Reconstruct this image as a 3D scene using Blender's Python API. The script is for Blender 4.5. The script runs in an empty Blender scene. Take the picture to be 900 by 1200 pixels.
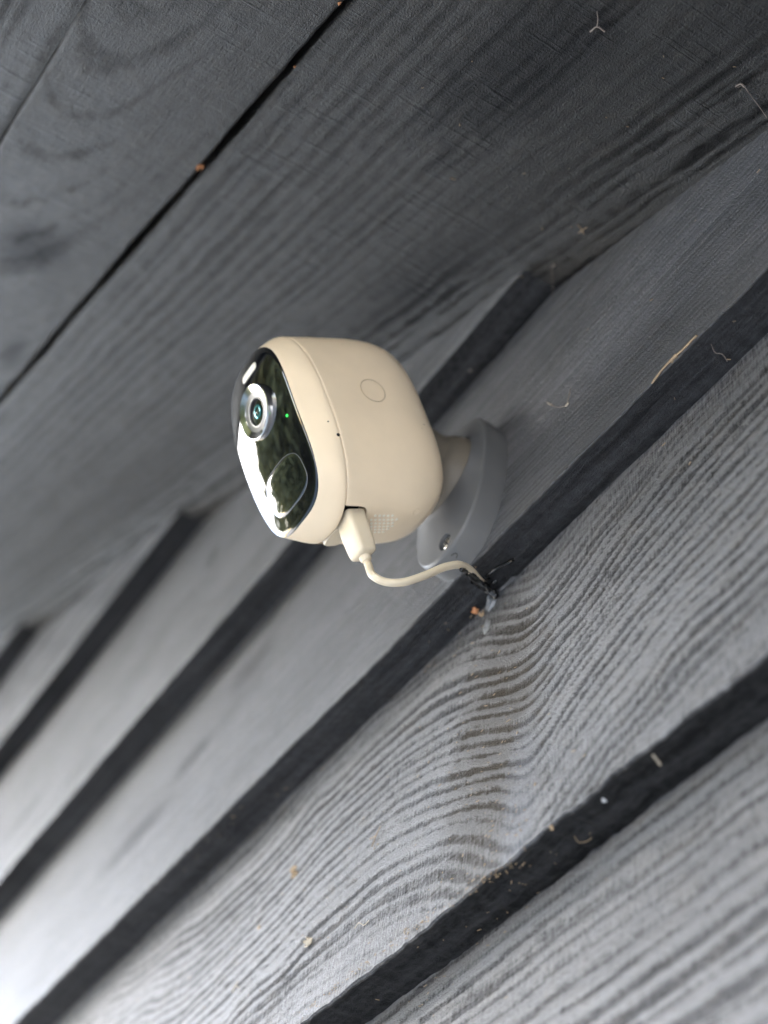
import bpy, bmesh, math, random
import numpy as np
from mathutils import Vector, Matrix
R_ = math.radians
random.seed(7)
SC = bpy.context.scene
COL = SC.collection

# ------------------------------------------------------------------ camera
GZ = 1.70                                    # eye height above the ground; the wall is the plane y = 0, boards run along x
EYE = Vector((0.0, 0.30, GZ))
PITCH, YAW, ROLL = 0.80475, 0.56755, -0.01122
fw = Vector((math.cos(PITCH)*math.cos(YAW), -math.cos(PITCH)*math.sin(YAW), math.sin(PITCH)))
rt = fw.cross(Vector((0, 0, 1))).normalized()
dn = fw.cross(rt)
rt, dn = math.cos(ROLL)*rt + math.sin(ROLL)*dn, -math.sin(ROLL)*rt + math.cos(ROLL)*dn
FPX = 1789.24                                # focal length in pixels of a 900 x 1200 frame
cd = bpy.data.cameras.new('camera'); cam = bpy.data.objects.new('camera', cd); COL.objects.link(cam)
cam.matrix_world = Matrix(((rt.x, -dn.x, -fw.x, EYE.x), (rt.y, -dn.y, -fw.y, EYE.y), (rt.z, -dn.z, -fw.z, EYE.z), (0, 0, 0, 1)))
cd.sensor_fit = 'VERTICAL'; cd.sensor_height = 36.0; cd.lens = FPX*36/1200
cd.clip_start = 0.02; cd.clip_end = 500
cd.dof.use_dof = True; cd.dof.focus_distance = 0.592; cd.dof.aperture_fstop = 5.8
SC.camera = cam

# ------------------------------------------------------------------ world, sun, exposure
SUN_AZ, SUN_EL = R_(58), R_(31)              # azimuth from +x towards +y (+y is out from the wall)
sdir = Vector((math.cos(SUN_EL)*math.cos(SUN_AZ), math.cos(SUN_EL)*math.sin(SUN_AZ), math.sin(SUN_EL)))
w = bpy.data.worlds.new('World'); SC.world = w; w.use_nodes = True
nt = w.node_tree; nt.nodes.clear()
sky = nt.nodes.new('ShaderNodeTexSky'); sky.sky_type = 'NISHITA'; sky.sun_disc = False
sky.sun_elevation = SUN_EL; sky.sun_rotation = math.atan2(sdir.x, sdir.y)
sky.air_density = 1.0; sky.dust_density = 2.5; sky.ozone_density = 1.0
bg = nt.nodes.new('ShaderNodeBackground'); bg.inputs['Strength'].default_value = 0.15
wo = nt.nodes.new('ShaderNodeOutputWorld')
nt.links.new(sky.outputs[0], bg.inputs[0]); nt.links.new(bg.outputs[0], wo.inputs[0])
sl = bpy.data.lights.new('sun', 'SUN'); sl.energy = 1.5; sl.angle = R_(62); sl.color = (1.0, 0.955, 0.90)
so = bpy.data.objects.new('sun', sl); COL.objects.link(so)
so.rotation_euler = sdir.to_track_quat('Z', 'Y').to_euler(); so.location = sdir*20
SC.view_settings.view_transform = 'Standard'; SC.view_settings.look = 'None'
SC.view_settings.gamma = 1.0; SC.view_settings.use_curve_mapping = False
SC.view_settings.exposure = 3.62
SC.cycles.max_bounces = 8; SC.cycles.use_denoising = True

# ------------------------------------------------------------------ helpers
def tag(o, label=None, cat=None, group=None, kind=None):
    if label: o['label'] = label
    if cat: o['category'] = cat
    if group: o['group'] = group
    if kind: o['kind'] = kind
    return o
def empty(name, mat=None):
    o = bpy.data.objects.new(name, None); o.empty_display_size = 0.02; COL.objects.link(o)
    if mat is not None: o.matrix_world = mat
    return o
def link(name, me, mat, parent=None):
    o = bpy.data.objects.new(name, me)
    if mat is not None and not len(me.materials): me.materials.append(mat)
    COL.objects.link(o)
    if parent is not None: o.parent = parent
    return o
def raw_mesh(name, V, quads=None, tris=None, smooth=True, ngons=()):
    V = np.asarray(V, np.float32).reshape(-1, 3)
    me = bpy.data.meshes.new(name); me.vertices.add(len(V)); me.vertices.foreach_set('co', V.ravel())
    parts, tot = [], []
    if quads is not None and len(quads): q = np.asarray(quads, np.int32); parts.append(q.ravel()); tot += [np.full(len(q), 4, np.int32)]
    if tris is not None and len(tris): q = np.asarray(tris, np.int32); parts.append(q.ravel()); tot += [np.full(len(q), 3, np.int32)]
    for g in ngons: parts.append(np.asarray(g, np.int32)); tot.append(np.array([len(g)], np.int32))
    li = np.concatenate(parts); tot = np.concatenate(tot); st = np.concatenate([[0], np.cumsum(tot)[:-1]]).astype(np.int32)
    me.loops.add(len(li)); me.loops.foreach_set('vertex_index', li)
    me.polygons.add(len(tot)); me.polygons.foreach_set('loop_start', st)
    me.polygons.foreach_set('use_smooth', np.full(len(tot), smooth))
    me.update(calc_edges=True); me.validate()
    return me
def grid_quads(nu, nv, wrap_v=False, wrap_u=False):
    i = np.arange(nu if wrap_u else nu-1)[:, None]; j = np.arange(nv if wrap_v else nv-1)[None, :]
    i2 = (i+1) % nu; j2 = (j+1) % nv
    a = i*nv+j; b = i2*nv+j; c = i2*nv+j2; d = i*nv+j2
    return np.stack([a, b, c, d], -1).reshape(-1, 4)
def loft(name, rings, mat, parent=None, cap0=False, cap1=False, smooth=True, flip=False, sharp=40):
    """rings: list of (n,3) closed rings joined one after another"""
    Rg = np.stack(rings); nr, n = Rg.shape[:2]
    q = grid_quads(nr, n, wrap_v=True)
    if flip: q = q[:, ::-1]
    ng = []
    if cap0: ng.append(np.arange(n)[::-1] if flip else np.arange(n))
    if cap1:
        g = (nr-1)*n+np.arange(n); ng.append(g if flip else g[::-1])
    me = raw_mesh(name, Rg, q, smooth=smooth, ngons=ng)
    bm = bmesh.new(); bm.from_mesh(me); bmesh.ops.recalc_face_normals(bm, faces=bm.faces); bm.to_mesh(me); bm.free()
    if smooth and sharp: me.set_sharp_from_angle(angle=R_(sharp))
    return link(name, me, mat, parent)
def tube_mesh(name, pts, rad, n=12, sub=8, wob=0.0, seed=0):
    pts = [np.array(p, float) for p in pts]; rng = np.random.default_rng(seed)
    P = [2*pts[0]-pts[1]] + pts + [2*pts[-1]-pts[-2]]; rad = np.broadcast_to(np.asarray(rad, float), (len(pts),))
    out, rr = [], []
    for i in range(1, len(P)-2):
        for k in range(sub):
            t = k/sub; a, b, c, d = P[i-1], P[i], P[i+1], P[i+2]
            out.append(.5*((2*b)+(-a+c)*t+(2*a-5*b+4*c-d)*t*t+(-a+3*b-3*c+d)*t**3)); rr.append(rad[i-1]*(1-t)+rad[i]*t)
    out.append(P[-2]); rr.append(rad[-1]); out = np.array(out); rr = np.array(rr)
    T = np.gradient(out, axis=0); T /= np.linalg.norm(T, axis=1)[:, None]+1e-12
    ref = np.array([0, 0, 1.]) if abs(T[0][2]) < .9 else np.array([1., 0, 0])
    rings = []; u = np.cross(T[0], ref); u /= np.linalg.norm(u)
    th = np.linspace(0, 2*np.pi, n, endpoint=False)
    for p, t, r in zip(out, T, rr):
        u = u-t*(u@t); u /= np.linalg.norm(u)+1e-12; v = np.cross(t, u)
        rk = r*(1+wob*rng.normal(size=n))[:, None]
        rings.append(p+rk*(np.cos(th)[:, None]*u+np.sin(th)[:, None]*v))
    m = len(rings); Rg = np.stack(rings)
    me = raw_mesh(name, Rg, grid_quads(m, n, wrap_v=True), ngons=[np.arange(n)[::-1], (m-1)*n+np.arange(n)])
    return me
def sup(a, b, n, N=160):
    th = np.linspace(0, 2*np.pi, N, endpoint=False); c, s = np.cos(th), np.sin(th)
    return np.stack([a*np.sign(c)*np.abs(c)**(2/n), b*np.sign(s)*np.abs(s)**(2/n)], 1)
def sup_even(a, b, n, N=160):
    P = sup(a, b, n, 4000); Q = np.vstack([P, P[:1]]); L = np.r_[0, np.cumsum(np.linalg.norm(np.diff(Q, axis=0), axis=1))]
    s = np.linspace(0, L[-1], N, endpoint=False); return np.stack([np.interp(s, L, Q[:, 0]), np.interp(s, L, Q[:, 1])], 1)
def z3(xy, z): return np.c_[xy, np.broadcast_to(z, (len(xy),))]
def hsh(i, j, seed):
    h = (i.astype(np.int64)*374761393 + j.astype(np.int64)*668265263 + seed*1442695041) & 0xffffffff
    h = ((h ^ (h >> 13))*1274126177) & 0xffffffff; h = h ^ (h >> 16)
    return (h & 0xffffff)/float(0x7fffff)-1.0
def vn(x, y, seed=0):
    i, j = np.floor(x), np.floor(y); fx, fy = x-i, y-j; fx = fx*fx*fx*(fx*(fx*6-15)+10); fy = fy*fy*fy*(fy*(fy*6-15)+10)
    a, b, c, d = hsh(i, j, seed), hsh(i+1, j, seed), hsh(i, j+1, seed), hsh(i+1, j+1, seed)
    return (a*(1-fx)+b*fx)*(1-fy)+(c*(1-fx)+d*fx)*fy
def fbm(x, y, seed=0, o=3): return sum(vn(x*2**k, y*2**k, seed+17*k)/2**k for k in range(o))/1.6
def sst(a, b, x): t = np.clip((x-a)/(b-a), 0, 1); return t*t*(3-2*t)

# ------------------------------------------------------------------ materials
def new_mat(name):
    m = bpy.data.materials.new(name); m.use_nodes = True; nt = m.node_tree
    return m, nt, nt.nodes['Principled BSDF']
def plastic(name, col, rough, bump=0.0, spec=0.5, bscale=2500, speck=0.0):
    m, nt, b = new_mat(name); N = nt.nodes.new; L = nt.links.new
    b.inputs['Roughness'].default_value = rough; b.inputs['Specular IOR Level'].default_value = spec
    tc = N('ShaderNodeTexCoord')
    n1 = N('ShaderNodeTexNoise'); n1.inputs['Scale'].default_value = 45; n1.inputs['Detail'].default_value = 5
    L(tc.outputs['Object'], n1.inputs['Vector'])
    cr = N('ShaderNodeValToRGB'); cr.color_ramp.elements[0].position = .3; cr.color_ramp.elements[1].position = .72
    cr.color_ramp.elements[0].color = (*[c*.93 for c in col], 1); cr.color_ramp.elements[1].color = (*[min(1, c*1.03) for c in col], 1)
    L(n1.outputs[0], cr.inputs[0])
    if speck:                                             # dust specks
        v = N('ShaderNodeTexVoronoi'); v.inputs['Scale'].default_value = 170; v.inputs['Randomness'].default_value = 1
        L(tc.outputs['Object'], v.inputs['Vector'])
        r2 = N('ShaderNodeMapRange'); r2.inputs[1].default_value = .035; r2.inputs[2].default_value = .075; r2.inputs[3].default_value = speck; r2.inputs[4].default_value = 0
        L(v.outputs['Distance'], r2.inputs[0])
        wn = N('ShaderNodeMath'); wn.operation = 'GREATER_THAN'; wn.inputs[1].default_value = .86
        sp = N('ShaderNodeSeparateColor'); L(v.outputs['Color'], sp.inputs[0]); L(sp.outputs[0], wn.inputs[0])
        mu = N('ShaderNodeMath'); mu.operation = 'MULTIPLY'; L(r2.outputs[0], mu.inputs[0]); L(wn.outputs[0], mu.inputs[1])
        mx = N('ShaderNodeMixRGB'); mx.inputs[2].default_value = (.10, .08, .06, 1); L(mu.outputs[0], mx.inputs[0]); L(cr.outputs[0], mx.inputs[1])
        L(mx.outputs[0], b.inputs['Base Color'])
    else: L(cr.outputs[0], b.inputs['Base Color'])
    if bump:
        n2 = N('ShaderNodeTexNoise'); n2.inputs['Scale'].default_value = bscale; n2.inputs['Detail'].default_value = 2
        L(tc.outputs['Object'], n2.inputs['Vector'])
        bp = N('ShaderNodeBump'); bp.inputs['Strength'].default_value = bump; bp.inputs['Distance'].default_value = .0001
        L(n2.outputs[0], bp.inputs['Height']); L(bp.outputs[0], b.inputs['Normal'])
    return m
def simple(name, col, rough, metal=0.0, spec=.5, coat=0.0, emis=None):
    m, nt, b = new_mat(name)
    b.inputs['Base Color'].default_value = (*col, 1); b.inputs['Roughness'].default_value = rough; b.inputs['Metallic'].default_value = metal
    b.inputs['Specular IOR Level'].default_value = spec; b.inputs['Coat Weight'].default_value = coat
    if emis: b.inputs['Emission Color'].default_value = (*emis[0], 1); b.inputs['Emission Strength'].default_value = emis[1]
    return m

def wood_mat(name, dark, light, gc=.8, tone=.24, spec=(.12, .75), rough=(.34, .74), stain_tint=None, hair=1.0, fib=1.0, cross=0.0, dust=.25):
    """weathered black paint on rough timber; UV in metres (u along the board, v across); the point attribute 'grain' holds the growth rings"""
    m, nt, b = new_mat(name); N = nt.nodes.new; L = nt.links.new
    uv = N('ShaderNodeUVMap'); uv.uv_map = 'UVMap'
    ga = N('ShaderNodeAttribute'); ga.attribute_name = 'grain'
    def noise(su, sv, detail=3, rough_=.6, dist=0.0):
        mp = N('ShaderNodeMapping'); mp.inputs['Scale'].default_value = (su, sv, 1); L(uv.outputs[0], mp.inputs[0])
        n = N('ShaderNodeTexNoise'); n.noise_dimensions = '2D'; n.inputs['Scale'].default_value = 1; n.inputs['Detail'].default_value = detail
        n.inputs['Roughness'].default_value = rough_; n.inputs['Distortion'].default_value = dist; L(mp.outputs[0], n.inputs['Vector']); return n.outputs[0]
    def mth(op, a, c, clamp=False):
        q = N('ShaderNodeMath'); q.operation = op; q.use_clamp = clamp
        for k, v in enumerate((a, c)):
            if v is None: continue
            if isinstance(v, (int, float)): q.inputs[k].default_value = v
            else: L(v, q.inputs[k])
        return q.outputs[0]
    def rng(x, a, c, d=0.0, e=1.0):
        q = N('ShaderNodeMapRange'); q.inputs[1].default_value = a; q.inputs[2].default_value = c; q.inputs[3].default_value = d; q.inputs[4].default_value = e; L(x, q.inputs[0]); return q.outputs[0]
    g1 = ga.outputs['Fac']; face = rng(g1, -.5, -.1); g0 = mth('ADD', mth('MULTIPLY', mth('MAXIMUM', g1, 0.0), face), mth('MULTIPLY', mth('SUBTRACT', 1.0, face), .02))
    fiber = noise(22, 800, 4, .65); fiber2 = noise(60, 2400, 2); grit = noise(900, 1300, 3, .7); hairs = noise(1100, 130, 3, .6, .4); big = noise(7, 22, 4); mid = noise(60, 110, 4)
    edge = mth('ADD', mth('MULTIPLY', mth('MULTIPLY', g0, mth('SUBTRACT', 1.0, g0)), 4.0), .06)
    edge = mth('MULTIPLY', edge, face)
    g = mth('ADD', g0, mth('MULTIPLY', mth('SUBTRACT', hairs, .5), mth('MULTIPLY', edge, 1.5*hair)), True)     # torn, hairy ring edges
    g = mth('ADD', g, mth('MULTIPLY', mth('SUBTRACT', fiber, .5), .5), True)
    g = mth('ADD', mth('MULTIPLY', g, gc), .62*(1-gc)); inv = mth('SUBTRACT', 1.0, g)
    # colour: worn greyer on the ridges, darker in the eroded rings, brownish dust in patches
    f1 = mth('MULTIPLY', g, .50); f2 = mth('MULTIPLY', rng(fiber, .3, .75), .26); f3 = mth('MULTIPLY', rng(big, .35, .7), tone); f4 = mth('MULTIPLY', rng(grit, .42, .75), .30)
    streak = noise(14, 1500, 3, .6); fleck = noise(430, 620, 2, .55); fleck2 = noise(330, 900, 2, .5)
    fac = mth('ADD', mth('ADD', f1, f2), mth('ADD', f3, f4))
    fac = mth('ADD', fac, mth('MULTIPLY', mth('SUBTRACT', streak, .5), .75))
    fac = mth('ADD', fac, mth('MULTIPLY', mth('SUBTRACT', hairs, .5), mth('ADD', mth('MULTIPLY', inv, .55*hair), .1)))
    fac = mth('ADD', fac, mth('MULTIPLY', rng(fleck, .60, .70), .40)); fac = mth('SUBTRACT', fac, mth('MULTIPLY', rng(fleck2, .40, .30), .5), True)
    if cross:                                              # pale saw scratches across the plank, in patches
        sawc = noise(360, 14, 3, .6, .9); pt = rng(noise(10, 24, 3), .38, .58)
        fac = mth('ADD', mth('SUBTRACT', fac, .06), mth('MULTIPLY', mth('MULTIPLY', rng(sawc, .50, .70), pt), 1.25), True)
    mix = N('ShaderNodeMixRGB'); mix.inputs[1].default_value = (*dark, 1); mix.inputs[2].default_value = (*light, 1); L(fac, mix.inputs[0]); colr = mix.outputs[0]
    dm = mth('MULTIPLY', mth('MULTIPLY', rng(mid, .5, .78), rng(grit, .4, .7)), dust)
    mx = N('ShaderNodeMixRGB'); mx.inputs[2].default_value = (.17, .14, .105, 1); L(dm, mx.inputs[0]); L(colr, mx.inputs[1]); colr = mx.outputs[0]
    smk = None
    for (cu, cv, ru, rv, col, amt) in (stain_tint or []):
        sx = N('ShaderNodeSeparateXYZ'); L(uv.outputs[0], sx.inputs[0])
        wob = rng(mid, 0, 1, -.55, .55)
        du = mth('ADD', mth('MULTIPLY', mth('SUBTRACT', sx.outputs[0], cu), 1/ru), wob); dv = mth('MULTIPLY', mth('SUBTRACT', sx.outputs[1], cv), 1/rv)
        r2 = mth('ADD', mth('MULTIPLY', du, du), mth('MULTIPLY', dv, dv)); mk = mth('MULTIPLY', rng(r2, 1.1, .1, 0, 1), amt)
        mk = mth('MULTIPLY', mk, mth('ADD', mth('MULTIPLY', inv, .3), .7)); smk = mk if smk is None else mth('MAXIMUM', smk, mk)
        q = N('ShaderNodeMixRGB'); q.inputs[2].default_value = (*col, 1); L(mk, q.inputs[0]); L(colr, q.inputs[1]); colr = q.outputs[0]
    um = N('ShaderNodeMixRGB'); ud = N('ShaderNodeMixRGB'); ud.inputs[1].default_value = (*[c*.45 for c in dark], 1); ud.inputs[2].default_value = (*[c*2.6 for c in dark], 1)  # undersides get a darker streaked mix: their shade is put into the colour
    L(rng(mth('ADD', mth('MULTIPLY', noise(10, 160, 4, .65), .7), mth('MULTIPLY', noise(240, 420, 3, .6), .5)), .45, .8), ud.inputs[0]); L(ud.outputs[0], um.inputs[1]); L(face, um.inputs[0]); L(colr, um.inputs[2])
    L(um.outputs[0], b.inputs['Base Color'])
    L(rng(mth('ADD', mth('MULTIPLY', inv, .75), mth('MULTIPLY', fiber, .5)), .3, .95, rough[0], rough[1]), b.inputs['Roughness'])
    sp_ = rng(mth('ADD', g, mth('MULTIPLY', fiber, .4)), .35, 1.1, spec[0], spec[1])
    if smk is not None: sp_ = mth('MULTIPLY', sp_, mth('SUBTRACT', 1.0, mth('MULTIPLY', smk, .9)))
    L(sp_, b.inputs['Specular IOR Level'])
    h = mth('ADD', mth('MULTIPLY', fiber, .35*fib), mth('MULTIPLY', fiber2, .10*fib))
    h = mth('ADD', h, mth('MULTIPLY', grit, .55))
    h = mth('ADD', h, mth('MULTIPLY', mth('MULTIPLY', mth('MULTIPLY', hairs, face), mth('ADD', inv, .03)), .8*hair))
    h = mth('ADD', h, mth('MULTIPLY', mid, .5))
    if cross:
        saw = noise(420, 16, 3, .6, .8); saw2 = noise(150, 4, 1)
        patch = rng(noise(9, 26, 3), .42, .6)
        h = mth('ADD', h, mth('MULTIPLY', mth('MULTIPLY', rng(saw, .55, .75), patch), .38*cross)); h = mth('ADD', h, mth('MULTIPLY', saw2, .12*cross))
    bp = N('ShaderNodeBump'); bp.inputs['Strength'].default_value = 1.0; bp.inputs['Distance'].default_value = .0012
    L(h, bp.inputs['Height']); L(bp.outputs[0], b.inputs['Normal'])
    return m

PAINT_D, PAINT_L = (.014, .0138, .0140), (.158, .157, .163)
M_wall = wood_mat('weathered_black_paint', PAINT_D, PAINT_L, dust=.35)
M_stained = wood_mat('weathered_black_paint_stained', PAINT_D, PAINT_L, gc=.95, dust=.4,
    stain_tint=[(.372, .070, .036, .082, (.052, .042, .030), .8), (.352, .02, .012, .05, (.20, .21, .24), .35)])
M_fine = wood_mat('weathered_black_paint_fine', (.016, .016, .0168), (.100, .100, .106), tone=.42, hair=.15, fib=1.5, dust=.35, rough=(.24, .56), spec=(.2, .95),
    stain_tint=[(.72, .066, .05, .012, (.009, .009, .010), .8), (.66, .085, .03, .010, (.009, .009, .010), .7), (.60, .115, .03, .012, (.014, .013, .012), .6)])
M_far = wood_mat('weathered_black_paint_far', (.020, .0197, .020), (.130, .128, .130), tone=.5, hair=.15, fib=1.2, dust=.5, rough=(.26, .6),
    stain_tint=[(.666, .10, .012, .010, (.012, .010, .009), .8), (1.03, .085, .018, .035, (.008, .008, .009), .8), (.93, .05, .05, .010, (.011, .011, .012), .6)])
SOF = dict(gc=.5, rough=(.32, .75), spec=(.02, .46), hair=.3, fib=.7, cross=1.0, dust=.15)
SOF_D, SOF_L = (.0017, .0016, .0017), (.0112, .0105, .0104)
M_soffit = wood_mat('black_paint_sawn', SOF_D, SOF_L, **SOF, stain_tint=[(11.47+.24, .105, .075, .030, (.0040, .0040, .0060), .7), (11.47+.40, .050, .08, .022, (.0040, .0040, .0060), .5), (11.47+.9, .09, .3, .06, (.026, .022, .017), .6)])  # last patch: broad paler, warmer tint towards the far end
M_soffit2 = wood_mat('black_paint_sawn_knot', SOF_D, SOF_L, **SOF, stain_tint=[(13.69+.535, .040, .035, .022, (.0035, .0035, .0055), .85), (13.69+.66, .012, .03, .008, (.004, .004, .005), .8)])
M_cream = plastic('cream_plastic', (.80, .645, .45), .42, bump=.12, speck=.7)
M_cream_c = plastic('cream_cable_rubber', (.68, .575, .415), .48)
M_ball = plastic('cream_plastic_shaded', (.15, .127, .095), .5, bump=.1)  # cream plastic like the shell, darkened to put its shade into the colour
M_grey = plastic('grey_plastic', (.115, .114, .111), .44, bump=.1)
M_gloss = simple('glossy_black_glass', (.004, .0042, .005), .03, spec=.8, coat=.3)
M_pir = simple('dark_sensor_window', (.006, .007, .006), .06, spec=1.0, coat=.8)
M_line = simple('pale_groove_edge', (.16, .158, .15), .3)
M_groove = simple('tan_groove', (.36, .26, .15), .6)
M_dark = simple('dark_recess', (.012, .011, .010), .6)
M_chrome = simple('satin_chrome', (.74, .73, .71), .13, metal=1.0)
M_chrome_d = simple('grey_metal_ring', (.36, .35, .34), .3, metal=.8)
M_lens = simple('coated_lens_glass', (.004, .012, .016), .02, spec=1.0, coat=1.0)
M_lensrefl = simple('teal_lens_coating', (.05, .22, .24), .12, metal=.7)
M_led = simple('green_led', (.02, .5, .08), .3, emis=((.02, .8, .05), .3))
M_pill = plastic('frosted_lamp_window', (.78, .72, .60), .35)
M_screw = simple('zinc_screw', (.72, .69, .60), .32, metal=.9)
M_goo = simple('glossy_black_sealant', (.006, .006, .006), .16)
M_smear = plastic('grey_sealant_smear', (.22, .225, .23), .35, bump=.6, bscale=900)
M_smeard = plastic('dark_grey_sealant_smear', (.10, .098, .095), .4, bump=.6, bscale=900)
M_leaf = plastic('dry_orange_leaf', (.50, .22, .09), .7, bump=.4)
M_tan = plastic('dry_tan_fibre', (.32, .23, .14), .8)
M_pale = plastic('pale_straw', (.42, .36, .28), .7)
M_white = plastic('whitish_flake', (.70, .70, .70), .6)
M_web = plastic('dusty_web', (.20, .165, .14), .9)

# ------------------------------------------------------------------ the setting: ground, house, boards, soffit
g_m, gnt, gb = new_mat('bounce_ground')  # unseen ground, made pale to bounce light up onto the camera body
gn = gnt.nodes.new('ShaderNodeTexNoise'); gn.inputs['Scale'].default_value = 6; gn.inputs['Detail'].default_value = 8
gr = gnt.nodes.new('ShaderNodeValToRGB'); gr.color_ramp.elements[0].color = (.42, .40, .36, 1); gr.color_ramp.elements[1].color = (.60, .575, .52, 1)
gnt.links.new(gn.outputs[0], gr.inputs[0]); gnt.links.new(gr.outputs[0], gb.inputs['Base Color']); gb.inputs['Roughness'].default_value = .9
me = raw_mesh('ground', [(-150, -150, 0), (150, -150, 0), (150, 150, 0), (-150, 150, 0)], [(0, 1, 2, 3)])
tag(link('ground', me, g_m), kind='structure')

def box_mesh(name, x0, x1, y0, y1, z0, z1):
    V = [(x, y, z) for x in (x0, x1) for y in (y0, y1) for z in (z0, z1)]
    return raw_mesh(name, V, [(0, 1, 3, 2), (4, 6, 7, 5), (0, 4, 5, 1), (2, 3, 7, 6), (0, 2, 6, 4), (1, 5, 7, 3)], smooth=False)

SL = 0.44458; ZJ = GZ + 0.4613                # soffit: z = ZJ + SL x
ANG = math.atan(SL); cs, sn = math.cos(ANG), math.sin(ANG)
T = 0.02003
ZE, ZA, ZB, ZC = GZ+.2953, GZ+.44943, GZ+.60246, GZ+.77595
EDGES = [ZE-.154*k for k in range(12, 0, -1)] + [ZE, ZA, ZB, ZC] + [ZC+.154*k for k in range(1, 10)]
XMIN, XMAX = -1.6, 4.2
def ring_profile(rho, skew=.3, u=None, v=None, seed=0):
    k = np.floor(rho)
    rho = rho+.36*hsh(k, k*0+seed, 5)*(.5-np.abs(rho-k-.5))*2
    wd = skew+.5*hsh(k, k*0+seed, 9)                  # every ring has its own width
    if u is not None: wd = wd+.55*fbm(u*26+k*3.7, v*90, seed+3)+.45*vn(u*170+k*1.3, v*520, seed+5)
    return .5+.5*np.tanh(2.3*(np.sin(2*np.pi*rho)+wd))
# growth rings of each visible board: rho(u, v) in rings, amplitude(u, v) in metres
def gr_EA(u, v):
    wv = .010*fbm(u*5, v*9, 3)+.0022*vn(u*38, v*30, 8)
    d = np.abs(u-.348); dip = .052*np.exp(-(np.sqrt(d*d+.00012))/.060)
    left = .14*np.clip(u-.348, 0, .16)*np.exp(-np.clip(u-.40, 0, 1)/.25)
    q = v+dip+wv-left*.6+.012*np.exp(-((u-.62)/.12)**2)
    sp = .0068+.0*u
    a = .00072*(.45+.55*sst(.02, .05, v))*(1-.75*sst(.26, .20, u)*sst(.06, .0, v))*(1-.65*sst(.42, .75, u)) * (.75+.5*fbm(u*9, v*14, 21))
    a *= 1-.6*sst(.11, .15, v)
    return q/sp, np.clip(a, .00006, 1)
def gr_E0(u, v):
    q = v+.006*fbm(u*4, v*7, 33)+.001*vn(u*45, v*40, 4)+.03*(u-.4)
    return q/.0078, .00055*np.clip(.55+.6*fbm(u*7, v*16, 25), .15, 1)
def gr_AB(u, v):
    q = v+.004*fbm(u*3, v*6, 41)+.0005*vn(u*60, v*40, 6)
    return q/.0036, .00022*(1+.6*fbm(u*6, v*20, 51))*(1-.6*sst(.3, .6, u))
def gr_BC(u, v):
    q = v+.012*fbm(u*3, v*6, 61)+.02*np.exp(-((u-.75)/.05)**2)
    return q/.009, .00010+0*u
def gr_any(seed):
    def f(u, v): return (v+.010*fbm(u*3, v*6, seed)+.02*np.exp(-((u-1.1)/.06)**2))/.0085, .0003+0*u
    return f
def soft_grain(pr, amp, ref=.00045): return .62+(pr-.62)*np.clip(amp/ref, .12, 1.0)
def add_attr(me, grain, uv):
    a = me.attributes.new('grain', 'FLOAT', 'POINT'); a.data.foreach_set('value', np.asarray(grain, np.float32).ravel())
    ul = me.uv_layers.new(name='UVMap'); li = np.empty(len(me.loops), np.int32); me.loops.foreach_get('vertex_index', li)
    ul.data.foreach_set('uv', np.asarray(uv, np.float32).reshape(-1, 2)[li].ravel())
def xs_grid(x0, x1, step, coarse=.03):
    return np.unique(np.r_[np.arange(XMIN, x0, coarse), np.arange(x0, x1, step), np.arange(x1, XMAX, coarse), XMAX])
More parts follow.
